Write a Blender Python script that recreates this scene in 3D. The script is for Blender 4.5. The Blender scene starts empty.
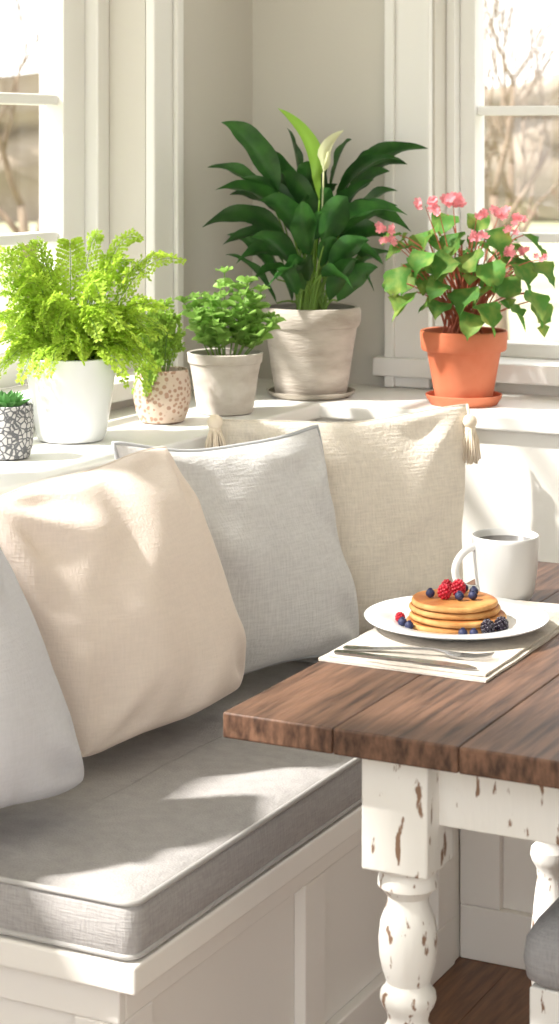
import bpy, bmesh, math, random
from mathutils import Vector, Matrix, noise
random.seed(11)
R=random.random
def U(a,b): return a+(b-a)*R()
def lin(c):
    o=[]
    for v in c[:3]:
        v=v/255.0
        o.append(v/12.92 if v<=0.04045 else ((v+0.055)/1.055)**2.4)
    return (o[0],o[1],o[2],1.0)
RV=Vector((0.891,0.454,0)); FV=Vector((-0.454,0.891,0)); UP=Vector((0,0,1))

# ------------------------------------------------------------ materials
def mat(name,col,rough=0.6,col2=None,nscale=5,stretch=(1,1,1),ramp=(0.35,0.65),bump=0,bscale=60,bstretch=(1,1,1),
        trans=0,metal=0,spec=0.4,island=0,weave=0,wscale=260,sss=0,detail=4,coat=0):
    m=bpy.data.materials.new(name); m.use_nodes=True
    nt=m.node_tree; N=nt.nodes; L=nt.links
    p=N['Principled BSDF']; out=N['Material Output']
    p.inputs['Roughness'].default_value=rough
    p.inputs['Metallic'].default_value=metal
    p.inputs['Specular IOR Level'].default_value=spec
    p.inputs['Coat Weight'].default_value=coat
    tc=N.new('ShaderNodeTexCoord')
    def nz(scale,st,det=4):
        mp=N.new('ShaderNodeMapping'); mp.inputs['Scale'].default_value=st
        L.new(tc.outputs['Object'],mp.inputs['Vector'])
        n=N.new('ShaderNodeTexNoise'); n.inputs['Scale'].default_value=scale; n.inputs['Detail'].default_value=det
        L.new(mp.outputs[0],n.inputs['Vector']); return n.outputs['Fac']
    colout=None
    rgb=N.new('ShaderNodeRGB'); rgb.outputs[0].default_value=lin(col); colout=rgb.outputs[0]
    if col2 is not None:
        f=nz(nscale,stretch,detail)
        r=N.new('ShaderNodeMapRange'); r.inputs['From Min'].default_value=ramp[0]; r.inputs['From Max'].default_value=ramp[1]
        L.new(f,r.inputs['Value'])
        mx=N.new('ShaderNodeMix'); mx.data_type='RGBA'
        L.new(r.outputs[0],mx.inputs[0]); L.new(colout,mx.inputs[6]); mx.inputs[7].default_value=lin(col2)
        colout=mx.outputs[2]
    if island:
        g=N.new('ShaderNodeNewGeometry')
        mr=N.new('ShaderNodeMapRange'); mr.inputs['To Min'].default_value=1-island; mr.inputs['To Max'].default_value=1+island
        L.new(g.outputs['Random Per Island'],mr.inputs['Value'])
        h=N.new('ShaderNodeHueSaturation'); L.new(mr.outputs[0],h.inputs['Value']); L.new(colout,h.inputs['Color'])
        colout=h.outputs[0]
    bh=None
    if weave:
        a=nz(wscale,(1,1,0.12),2); b=nz(wscale,(0.12,0.12,1),2)
        ad=N.new('ShaderNodeMath'); ad.operation='ADD'; L.new(a,ad.inputs[0]); L.new(b,ad.inputs[1])
        mr=N.new('ShaderNodeMapRange'); mr.inputs['From Min'].default_value=0.7; mr.inputs['From Max'].default_value=1.3
        mr.inputs['To Min'].default_value=1-weave; mr.inputs['To Max'].default_value=1+weave
        L.new(ad.outputs[0],mr.inputs['Value'])
        h=N.new('ShaderNodeHueSaturation'); L.new(mr.outputs[0],h.inputs['Value']); L.new(colout,h.inputs['Color'])
        colout=h.outputs[0]; bh=ad.outputs[0]
    L.new(colout,p.inputs['Base Color'])
    if bump:
        if bh is None: bh=nz(bscale,bstretch,4)
        bp=N.new('ShaderNodeBump'); bp.inputs['Strength'].default_value=bump; bp.inputs['Distance'].default_value=0.004
        L.new(bh,bp.inputs['Height']); L.new(bp.outputs[0],p.inputs['Normal'])
    if trans:
        t=N.new('ShaderNodeBsdfTranslucent'); L.new(colout,t.inputs['Color'])
        ms=N.new('ShaderNodeMixShader'); ms.inputs[0].default_value=trans
        L.new(p.outputs[0],ms.inputs[1]); L.new(t.outputs[0],ms.inputs[2]); L.new(ms.outputs[0],out.inputs[0])
    return m

M_wall=mat('wall_paint',(210,206,198),0.85,bump=0.08,bscale=120)
M_trim=mat('trim_paint',(236,235,232),0.45,bump=0.05,bscale=60)
M_bench=mat('bench_paint',(237,233,227),0.5,bump=0.05,bscale=60)
M_low=mat('panel_paint',(230,228,223),0.55,bump=0.1,bscale=50)
M_ceil=mat('ceiling_paint',(240,240,239),0.9)
M_wallr=mat('wall_paint_white',(232,231,229),0.9)  # for the added right wall, kept white to brighten the room
M_floor=mat('floor_wood',(138,96,66),0.4,(96,63,40),9,(9,1,1),(0.3,0.7),bump=0.1,bscale=30,bstretch=(8,1,1),island=0.14)
M_seat=mat('seat_fabric',(168,165,164),1.0,weave=0.10,bump=0.3,wscale=330,spec=0.1)
M_stoolf=mat('stool_fabric',(156,155,156),0.95,weave=0.10,bump=0.3,wscale=330)
M_seatp=mat('seat_piping',(180,178,176),0.95,spec=0.1)
M_pcream=mat('cream_linen',(243,231,221),0.95,weave=0.03,bump=0.2,wscale=300,trans=0.2,spec=0.2)
M_pgrey=mat('grey_linen',(224,223,223),0.95,weave=0.07,bump=0.3,wscale=260,trans=0.16,spec=0.2)
M_pgreypipe=mat('grey_piping',(182,184,188),0.9)
M_pblue=mat('pale_grey_cotton',(218,218,223),0.95,weave=0.03,bump=0.2,wscale=300,trans=0.15,spec=0.2)
M_pnat=mat('natural_linen',(240,232,220),0.95,weave=0.07,bump=0.45,wscale=260,trans=0.18,spec=0.2)
M_tassel=mat('tassel_yarn',(232,218,198),0.95,island=0.1)
M_table=mat('table_wood',(118,87,69),0.5,(60,41,32),8,(14,0.9,6),(0.34,0.68),bump=0.2,bscale=22,bstretch=(12,1,6),island=0.14,detail=10,spec=0.35)
M_dist=mat('distressed_paint',(228,226,221),0.6,(132,104,84),40,(1.8,1.8,0.6),(0.612,0.65),bump=0.4,bscale=34,bstretch=(2,2,0.5),detail=10)
M_white=mat('white_ceramic',(232,234,235),0.25,spec=0.5)
M_plate=mat('plate_ceramic',(228,230,232),0.18,spec=0.5)
M_mug=mat('mug_ceramic',(210,210,209),0.3,spec=0.5)
M_coffee=mat('coffee',(30,18,12),0.1)
M_terra=mat('terracotta',(190,102,68),0.75,(204,124,92),8,(1,1,1),bump=0.15,bscale=60)
M_conc=mat('stone_pot',(192,184,174),0.85,(164,154,143),12,(1,1,3),(0.35,0.7),bump=0.5,bscale=50,bstretch=(1,1,5))
M_conc2=mat('clay_pot',(208,202,194),0.85,(184,175,165),16,(1,1,2),(0.35,0.7),bump=0.4,bscale=50)
M_sauc=mat('saucer_stone',(172,164,152),0.85,bump=0.3,bscale=60)
M_soil=mat('soil',(62,46,34),0.95,(36,26,20),60,bump=1.0,bscale=120)
M_fern=mat('fern_leaf',(188,216,82),0.6,trans=0.56,island=0.2)
M_fern2=mat('creeper_leaf',(160,194,84),0.6,trans=0.55,island=0.2)
M_mint=mat('mint_leaf',(132,176,80),0.5,(164,200,110),60,trans=0.46,island=0.2)
M_lily=mat('lily_leaf',(40,80,36),0.35,(58,104,44),30,(1,1,1),trans=0.30,island=0.38,spec=0.4)
M_lilyy=mat('young_leaf',(150,196,76),0.4,trans=0.5)
M_spathe=mat('spathe',(226,228,186),0.5,trans=0.4)
M_beg=mat('begonia_leaf',(90,140,64),0.55,(168,176,92),26,(1,1,1),(0.45,0.8),trans=0.45,island=0.28,spec=0.2)
M_begstem=mat('begonia_stem',(174,92,72),0.5)
M_stem=mat('green_stem',(120,154,70),0.5)
M_flower=mat('pink_petal',(240,158,166),0.6,trans=0.4,island=0.16)
M_succ=mat('succulent_leaf',(104,160,90),0.5,trans=0.15,island=0.15)
M_mat=mat('placemat_linen',(202,194,184),0.95,weave=0.1,bump=0.4,wscale=400)
M_steel=mat('steel',(190,190,190),0.22,metal=1.0)
M_pan=mat('pancake_side',(214,168,108),0.8,(188,130,72),40,bump=0.4,bscale=120)
M_pantop=mat('pancake_top',(166,100,50),0.6,(204,144,80),30,ramp=(0.4,0.7),bump=0.3,bscale=90)
M_blue=mat('blueberry_skin',(48,54,92),0.55,(30,34,60),40)
M_rasp=mat('raspberry_skin',(186,28,50),0.35,island=0.15,spec=0.5)
M_black=mat('blackberry_skin',(32,22,38),0.25,island=0.2,spec=0.6)
M_bark=mat('bark',(136,120,102),0.9,(114,98,84),10)  # bark kept pale, outdoor haze put into the base colour
M_ground=mat('meadow',(168,168,138),0.95,(152,150,122),0.6)
M_hedge=mat('distant_woods',(164,152,136),0.95,(140,128,114),1.0,(1,1,0.4))  # far woods paled, their haze is in the colour only

def glass():
    m=bpy.data.materials.new('window_glass'); m.use_nodes=True; nt=m.node_tree; N=nt.nodes; L=nt.links
    N.remove(N['Principled BSDF'])
    t=N.new('ShaderNodeBsdfTransparent'); g=N.new('ShaderNodeBsdfGlossy'); g.inputs['Roughness'].default_value=0.03
    mx=N.new('ShaderNodeMixShader'); mx.inputs[0].default_value=0.05
    L.new(t.outputs[0],mx.inputs[1]); L.new(g.outputs[0],mx.inputs[2]); L.new(mx.outputs[0],N['Material Output'].inputs[0])
    return m
M_glass=glass()

def patterned(name,c1,c2,scale,th,kind='F1'):
    m=bpy.data.materials.new(name); m.use_nodes=True; nt=m.node_tree; N=nt.nodes; L=nt.links
    p=N['Principled BSDF']; p.inputs['Roughness'].default_value=0.6
    tc=N.new('ShaderNodeTexCoord'); v=N.new('ShaderNodeTexVoronoi'); v.inputs['Scale'].default_value=scale
    v.feature='DISTANCE_TO_EDGE' if kind=='edge' else 'F1'
    L.new(tc.outputs['Object'],v.inputs['Vector'])
    n=N.new('ShaderNodeTexNoise'); n.inputs['Scale'].default_value=scale*1.5; L.new(tc.outputs['Object'],n.inputs['Vector'])
    ad=N.new('ShaderNodeMath'); ad.operation='MULTIPLY_ADD'; L.new(n.outputs['Fac'],ad.inputs[0]); ad.inputs[1].default_value=0.25; L.new(v.outputs['Distance'],ad.inputs[2])
    mr=N.new('ShaderNodeMapRange'); mr.inputs['From Min'].default_value=th-0.04; mr.inputs['From Max'].default_value=th+0.04
    L.new(ad.outputs[0],mr.inputs['Value'])
    mx=N.new('ShaderNodeMix'); mx.data_type='RGBA'; L.new(mr.outputs[0],mx.inputs[0]); mx.inputs[6].default_value=lin(c1); mx.inputs[7].default_value=lin(c2)
    L.new(mx.outputs[2],p.inputs['Base Color'])
    b=N.new('ShaderNodeBump'); b.inputs['Strength'].default_value=0.5; b.inputs['Distance'].default_value=0.003
    L.new(mr.outputs[0],b.inputs['Height']); L.new(b.outputs[0],p.inputs['Normal'])
    return m
M_pat1=patterned('patterned_glaze',(96,98,102),(196,195,194),110,0.24,'edge')
M_pat2=patterned('speckled_clay',(176,140,120),(212,192,176),110,0.55)

# ------------------------------------------------------------ mesh helpers
COL=bpy.context.scene.collection
class B:
    def __init__(s): s.v=[]; s.f=[]
    def box(s,x0,x1,y0,y1,z0,z1):
        o=len(s.v)
        s.v+= [Vector(c) for c in ((x0,y0,z0),(x1,y0,z0),(x1,y1,z0),(x0,y1,z0),(x0,y0,z1),(x1,y0,z1),(x1,y1,z1),(x0,y1,z1))]
        for q in ((0,3,2,1),(4,5,6,7),(0,1,5,4),(1,2,6,5),(2,3,7,6),(3,0,4,7)): s.f.append(tuple(o+i for i in q))
        return s
    def lathe(s,prof,seg=32,cx=0,cy=0,z=0):
        o=len(s.v); n=len(prof)
        for i in range(seg):
            a=2*math.pi*i/seg
            for r,h in prof: s.v.append(Vector((cx+r*math.cos(a),cy+r*math.sin(a),z+h)))
        for i in range(seg):
            j=(i+1)%seg
            for k in range(n-1):
                s.f.append((o+i*n+k,o+j*n+k,o+j*n+k+1,o+i*n+k+1))
        return s
    def tube(s,pts,rad,sides=6,closed=False):
        pts=[Vector(p) for p in pts]; n=len(pts)
        if not hasattr(rad,'__len__'): rad=[rad]*n
        o=len(s.v); prev=None
        for i,p in enumerate(pts):
            if closed: t=pts[(i+1)%n]-pts[i-1]
            else: t=pts[min(i+1,n-1)]-pts[max(i-1,0)]
            if t.length<1e-9: t=Vector((0,0,1))
            t.normalize()
            ref=prev if prev is not None else (Vector((0,0,1)) if abs(t.z)<0.9 else Vector((1,0,0)))
            a=ref-t*ref.dot(t)
            if a.length<1e-6: a=t.orthogonal()
            a.normalize(); prev=a; b=t.cross(a)
            for k in range(sides):
                q=2*math.pi*k/sides
                s.v.append(p+(a*math.cos(q)+b*math.sin(q))*rad[i])
        m=n if closed else n-1
        for i in range(m):
            j=(i+1)%n
            for k in range(sides):
                l=(k+1)%sides
                s.f.append((o+i*sides+k,o+i*sides+l,o+j*sides+l,o+j*sides+k))
        if not closed:
            s.f.append(tuple(o+k for k in range(sides))[::-1]); s.f.append(tuple(o+(n-1)*sides+k for k in range(sides)))
        return s
    def ball(s,c,r,seg=10,rings=6,sc=(1,1,1)):
        c=Vector(c); o=len(s.v)
        s.v.append(c+Vector((0,0,r*sc[2])))
        for i in range(1,rings):
            th=math.pi*i/rings
            for k in range(seg):
                a=2*math.pi*k/seg
                s.v.append(c+Vector((r*sc[0]*math.sin(th)*math.cos(a),r*sc[1]*math.sin(th)*math.sin(a),r*sc[2]*math.cos(th))))
        s.v.append(c-Vector((0,0,r*sc[2]))); e=len(s.v)-1
        for k in range(seg):
            l=(k+1)%seg
            s.f.append((o,o+1+k,o+1+l)); s.f.append((e,o+1+(rings-2)*seg+l,o+1+(rings-2)*seg+k))
            for i in range(rings-2):
                s.f.append((o+1+i*seg+k,o+1+(i+1)*seg+k,o+1+(i+1)*seg+l,o+1+i*seg+l))
        return s
    def blade(s,b,c,t,W,roll=0,fold=0.25,n=9,prof=None,wave=0.0):
        """leaf blade along a quadratic bezier"""
        b,c,t=Vector(b),Vector(c),Vector(t); o=len(s.v); ph=R()*6
        if prof is None: prof=lambda x: max(0.0,math.sin(math.pi*min(1,x**0.85)))**0.8
        for i in range(n+1):
            x=i/n; p=b*(1-x)**2+c*2*x*(1-x)+t*x*x
            d=(c-b)*(1-x)+(t-c)*x
            if d.length<1e-7: d=t-b
            d.normalize()
            sd=d.cross(UP)
            if sd.length<0.15: sd=d.cross(FV)
            sd.normalize(); sd=Matrix.Rotation(roll,3,d)@sd; nn=sd.cross(d)
            w=W*0.5*prof(x)+0.0004
            wv=wave*math.sin(x*14+ph)*w
            s.v+= [p-sd*w+nn*(w*fold*1.6+wv), p-sd*w*0.5+nn*w*fold*0.7, p, p+sd*w*0.5+nn*w*fold*0.7, p+sd*w+nn*(w*fold*1.6-wv)]
        for i in range(n):
            for k in range(4):
                q=o+i*5+k; s.f.append((q,q+1,q+6,q+5))
        return s
    def tiny(s,p,d,nrm,L,W):
        o=len(s.v); sd=d.cross(nrm).normalized()
        s.v+=[p,p+d*L*0.45+sd*W*0.5,p+d*L,p+d*L*0.45-sd*W*0.5]
        s.f.append((o,o+1,o+2,o+3)); return s
    def obj(s,name,m,parent=None,loc=None,smooth=False,bevel=0,recalc=True,label=None,cat=None,kind=None,group=None,sharp=40,subd=0):
        me=bpy.data.meshes.new(name)
        loc=Vector(loc) if loc is not None else None
        me.from_pydata([tuple(v) for v in s.v],[],s.f)
        if recalc:
            bm=bmesh.new(); bm.from_mesh(me); bmesh.ops.recalc_face_normals(bm,faces=bm.faces); bm.to_mesh(me); bm.free()
        ms=m if isinstance(m,(list,tuple)) else [m]
        for q in ms: me.materials.append(q)
        if smooth:
            for p in me.polygons: p.use_smooth=True
            if sharp: me.set_sharp_from_angle(angle=math.radians(sharp))
        me.update()
        ob=bpy.data.objects.new(name,me); COL.objects.link(ob)
        if loc is not None: ob.location=loc
        if parent is not None: ob.parent=parent
        if bevel:
            md=ob.modifiers.new('Bevel','BEVEL'); md.width=bevel; md.segments=3; md.limit_method='ANGLE'; md.angle_limit=math.radians(50)
        tag(ob,label,cat,kind,group); return ob
def tag(ob,label=None,cat=None,kind=None,group=None):
    if label: ob['label']=label
    if cat: ob['category']=cat
    if kind: ob['kind']=kind
    if group: ob['group']=group
def empty(name,loc,label,cat,group=None,kind=None):
    e=bpy.data.objects.new(name,None); e.empty_display_size=0.05; COL.objects.link(e); e.location=loc; tag(e,label,cat,kind,group); return e
def bez(b,c,t,n):
    b,c,t=Vector(b),Vector(c),Vector(t)
    return [b*(1-x)**2+c*2*x*(1-x)+t*x*x for x in [i/n for i in range(n+1)]]

# ------------------------------------------------------------ room shell
S='structure'
XL=-2.08; YB=3.95; LH=0.92; TH=0.22
OPB=0.965; OPT=2.95; CH=3.2
b=B(); b.box(XL-TH,XL,-1.0,4.17,-0.02,OPB); b.box(XL-TH,XL,-1.0,4.17,OPT,CH); b.box(XL-TH,XL,-1.0,1.05,OPB,OPT); b.box(XL-TH,XL,3.483,4.17,OPB,OPT)
b.obj('wall_left',M_wall,kind=S,label='warm off-white painted wall with window opening')
b=B(); b.box(XL,2.0,YB,YB+TH,-0.02,OPB); b.box(XL,2.0,YB,YB+TH,OPT,CH); b.box(XL,-1.64,YB,YB+TH,OPB,OPT); b.box(-0.45,2.0,YB,YB+TH,OPB,OPT)
b.obj('wall_back',M_wall,kind=S,label='greige painted wall with window opening')
b=B(); b.box(2.0,2.1,-1.0,YB+TH,-0.02,CH); b.obj('wall_right_added',M_wallr,kind=S,label='plain white wall added out of view to shape the light')  # unseen wall added to cut flat fill light from the open side
b=B(); x=-2.3
while x<2.0:
    y=-1.0-U(0,1.0)
    while y<4.0:
        l=U(0.9,1.6)
        if min(y+l,4.0)>max(y,-1.0)+0.01: b.box(x,x+0.118,max(y,-1.0),min(y+l,4.0)-0.001,-0.02,0.0)
        y+=l
    x+=0.119
b.obj('floor',M_floor,kind=S,label='medium brown hardwood plank floor')
b=B(); b.box(XL-TH,2.1,-1.0,YB+TH,CH,CH+0.05); b.obj('ceiling',M_ceil,kind=S,label='plain white ceiling')
b=B(); b.box(XL,-1.772,1.2,3.638,0,0.89)
for yy in (2.2,2.75,3.3): b.box(-1.772,-1.766,yy,yy+0.006,0.45,0.86)
b.obj('wall_low_left',M_low,kind=S,label='white painted half wall below the plant ledge')
b=B(); b.box(XL,1.2,3.64,YB,0,0.89); b.obj('wall_low_back',M_low,kind=S,label='white painted half wall below the plant ledge')
b=B()
o=[(XL,1.2),(-1.753,1.2),(-1.753,3.62),(1.2,3.62),(1.2,YB),(XL,YB)]
n=len(o); b.v=[Vector((x,y,0.89)) for x,y in o]+[Vector((x,y,LH)) for x,y in o]
b.f=[tuple(range(n))[::-1],tuple(range(n,2*n))]+[(i,(i+1)%n,n+(i+1)%n,n+i) for i in range(n)]
b.obj('trim_1',M_trim,kind=S,bevel=0.005,label='white painted L-shaped window ledge board')

def casing(name,boxes,lab):
    b=B()
    for q in boxes: b.box(*q)
    return b.obj(name,M_trim,kind=S,bevel=0.004,label=lab)
casing('trim_2',[(XL,XL+0.022,3.483,3.583,LH+0.001,OPT+0.1),(XL+0.022,XL+0.034,3.556,3.583,LH+0.001,OPT+0.1),(XL,XL+0.022,0.95,1.05,LH+0.001,OPT+0.1),(XL,XL+0.022,0.95,3.583,OPT,OPT+0.1),(XL-0.12,XL+0.035,0.93,3.60,OPB-0.025,OPB+0.012)],'white window casing and sill')
casing('trim_3',[(-1.745,-1.645,YB-0.022,YB,LH+0.001,OPT+0.1),(-1.745,-1.722,YB-0.034,YB-0.022,LH+0.001,OPT+0.1),(-0.45,-0.35,YB-0.022,YB,LH+0.001,OPT+0.1),(-1.745,-0.35,YB-0.022,YB,OPT,OPT+0.1),(-1.77,-0.33,YB-0.04,YB+0.12,OPB-0.02,OPB+0.02)],'white window casing and sill')
def window_left():
    e=empty('window_1',(-2.224,2.3,OPB),'white framed window with divided panes',None,kind=S)
    b=B(); x0,x1=-0.03,0.03
    y0,y1=1.05-2.3,3.483-2.3; z0,z1=0.012,OPT-OPB
    b.box(x0-0.02,x1+0.03,y1-0.045,y1,z0,z1); b.box(x0,x1,y1-0.125,y1-0.045,z0,z1)
    b.box(x0,x1,y0,y0+0.1,z0,z1); b.box(x0,x1,y0+0.1,y1-0.125,z0,z0+0.07); b.box(x0,x1,y0+0.1,y1-0.125,z1-0.08,z1)
    for h in (1.257,1.530,1.80,2.08,2.36,2.64):
        b.box(x0+0.012,x1-0.012,y0+0.1,y1-0.125,h-OPB-0.011,h-OPB+0.011)
    b.box(x0,x1,-0.09,0.01,z0+0.07,z1-0.08)
    b.box(x0+0.012,x1-0.012,0.42,0.442,z0+0.07,z1-0.08); b.box(x0+0.012,x1-0.012,-0.6,-0.578,z0+0.07,z1-0.08)
    b.obj('frame',M_trim,parent=e,bevel=0.004)
    g=B(); g.box(-0.002,0.002,y0+0.09,y1-0.12,z0+0.06,z1-0.07); g.obj('glass_pane',M_glass,parent=e)
def window_back():
    cx=-1.045; e=empty('window_2',(cx,4.07,OPB),'white framed window with divided panes',None,kind=S)
    b=B(); y0,y1=-0.03,0.03; x0,x1=-1.64-cx,-0.45-cx; z0,z1=0.02,OPT-OPB
    b.box(x0,x0+0.02,y0-0.03,y1+0.02,z0,z1); b.box(x0+0.02,x0+0.055,y0,y1,z0,z1); b.box(x1-0.055,x1,y0,y1,z0,z1)
    b.box(x0+0.055,x1-0.055,y0,y1,z0,z0+0.03); b.box(x0+0.055,x1-0.055,y0,y1,z1-0.06,z1)
    for h in (1.241,1.513,1.80,2.08,2.36,2.64):
        b.box(x0+0.055,x1-0.055,y0+0.012,y1-0.012,h-OPB-0.010,h-OPB+0.010)
    b.box(-0.02,0.02,y0,y1,z0+0.03,z1-0.06)
    b.obj('frame',M_trim,parent=e,bevel=0.003)
    g=B(); g.box(x0+0.05,x1-0.05,-0.002,0.002,z0+0.025,z1-0.05); g.obj('glass_pane',M_glass,parent=e)
window_left(); window_back()

# ------------------------------------------------------------ benches
CT=0.50; CB=0.428
def rb(b,x0,x1,y0,y1,z0,z1,ox,oy): b.box(x0-ox,x1-ox,y0-oy,y1-oy,z0,z1)
ox,oy=-1.55,2.70
e=empty('storage_bench',(ox,oy,0),'white panelled storage bench built along the window wall','bench')
b=B(); rb(b,-1.77,-1.342,2.167,3.276,0,0.39,ox,oy); b.obj('body',M_bench,parent=e)
b=B(); rb(b,-1.77,-1.282,2.122,3.276,0.39,0.426,ox,oy); b.obj('lid',M_bench,parent=e,bevel=0.004)
b=B(); F=(-1.342,-1.322)
rb(b,*F,2.167,3.276,0.335,0.39,ox,oy); rb(b,*F,2.167,3.276,0,0.085,ox,oy)
for y0,y1 in ((2.167,2.235),(2.68,2.75),(3.2,3.276)): rb(b,*F,y0,y1,0.085,0.335,ox,oy)
rb(b,-1.77,-1.322,2.150,2.167,0.335,0.39,ox,oy); rb(b,-1.77,-1.322,2.150,2.167,0,0.085,ox,oy)
rb(b,-1.39,-1.322,2.150,2.167,0.085,0.335,ox,oy); rb(b,-1.77,-1.70,2.150,2.167,0.085,0.335,ox,oy)
b.obj('panel_frame',M_bench,parent=e,bevel=0.003)
ox,oy=-0.4,3.47
e=empty('storage_bench',(ox,oy,0),'white panelled storage bench below the second window','bench')
b=B(); rb(b,-1.77,0.9,3.325,3.636,0,0.39,ox,oy); rb(b,-1.77,-1.328,3.28,3.325,0,0.39,ox,oy); b.obj('body',M_bench,parent=e)
b=B(); rb(b,-1.77,0.9,3.280,3.636,0.39,0.426,ox,oy); b.obj('lid',M_bench,parent=e,bevel=0.004)
b=B(); G=(3.306,3.325)
rb(b,-1.326,0.9,*G,0.335,0.39,ox,oy); rb(b,-1.326,0.9,*G,0,0.095,ox,oy)
for x0,x1 in ((-1.326,-1.25),(-0.78,-0.71),(-0.2,-0.13),(0.4,0.47)): rb(b,x0,x1,*G,0.095,0.335,ox,oy)
b.obj('panel_frame',M_bench,parent=e,bevel=0.003)

def cushion(x0,x1,y0,y1,z0,z1,label):
    cx,cy=(x0+x1)/2,(y0+y1)/2; hx,hy=(x1-x0)/2,(y1-y0)/2; H=z1-z0; r=0.02
    b=B()
    def rr(hx,hy,r,k=6):
        pts=[]
        for (sx,sy,a0) in ((1,1,0),(-1,1,90),(-1,-1,180),(1,-1,270)):
            for i in range(k+1):
                a=math.radians(a0+90*i/k); pts.append((sx*(hx-r)+r*math.cos(a),sy*(hy-r)+r*math.sin(a)))
        out=[]
        for i in range(len(pts)):
            p,q=pts[i],pts[(i+1)%len(pts)]; d=math.hypot(p[0]-q[0],p[1]-q[1]); m=max(1,int(d/0.025))
            for j in range(m): out.append((p[0]+(q[0]-p[0])*j/m,p[1]+(q[1]-p[1])*j/m))
        return out
    base=rr(hx,hy,r); n=len(base); rows=[(0,0),(0.15,0.004),(0.5,0.007),(0.85,0.004),(1,0)]
    for f,off in rows:
        for (x,y) in base:
            ex=off+0.002*noise.noise(Vector((x*9,y*9,f*2)))
            b.v.append(Vector((x+math.copysign(ex,x)*(abs(x)>hx-r*1.01),y+math.copysign(ex,y)*(abs(y)>hy-r*1.01),f*H)))
    for i in range(len(rows)-1):
        for k in range(n):
            l=(k+1)%n; b.f.append((i*n+k,i*n+l,(i+1)*n+l,(i+1)*n+k))
    b.f.append(tuple(range(n))[::-1])
    prevo=(len(rows)-1)*n; mh=min(hx,hy)
    shr=[0.006,0.013,0.022,0.034]+[0.034+(mh-0.0345)*(k+1)/12 for k in range(12)]
    for s2 in shr:
        o=len(b.v)
        for (x,y) in base:
            x2=math.copysign(max(0,abs(x)-s2),x); y2=math.copysign(max(0,abs(y)-s2),y)
            puff=0.016*(1-math.exp(-s2/0.035))
            wr=0.008*noise.noise(Vector((x2*3.0,y2*7,1.3)))*min(1,s2/0.05)+0.0035*noise.noise(Vector((x2*5,y2*18,5)))*min(1,s2/0.03)
            b.v.append(Vector((x2,y2,H+puff-0.012+wr)))
        for k in range(n):
            l=(k+1)%n; b.f.append((prevo+k,prevo+l,o+l,o+k))
        prevo=o
    ob=b.obj('bench_cushion',M_seat,loc=(cx,cy,z0),smooth=True,sharp=0,label=label,cat='cushion')
    for zz in (0.002,H-0.004):
        t=B(); t.tube([(x*1.0+math.copysign(0.002,x),y+math.copysign(0.002,y),zz+0.003) for x,y in base],0.0042,8,True)
        t.obj('piping',M_seatp,parent=ob,smooth=True,sharp=0)
    return ob
cushion(-1.762,-1.290,2.132,3.272,CB,CT,'warm grey linen seat cushion with piping on the bench')
cushion(-1.762,0.88,3.290,3.626,CB,CT,'warm grey linen seat cushion on the second bench')

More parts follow.
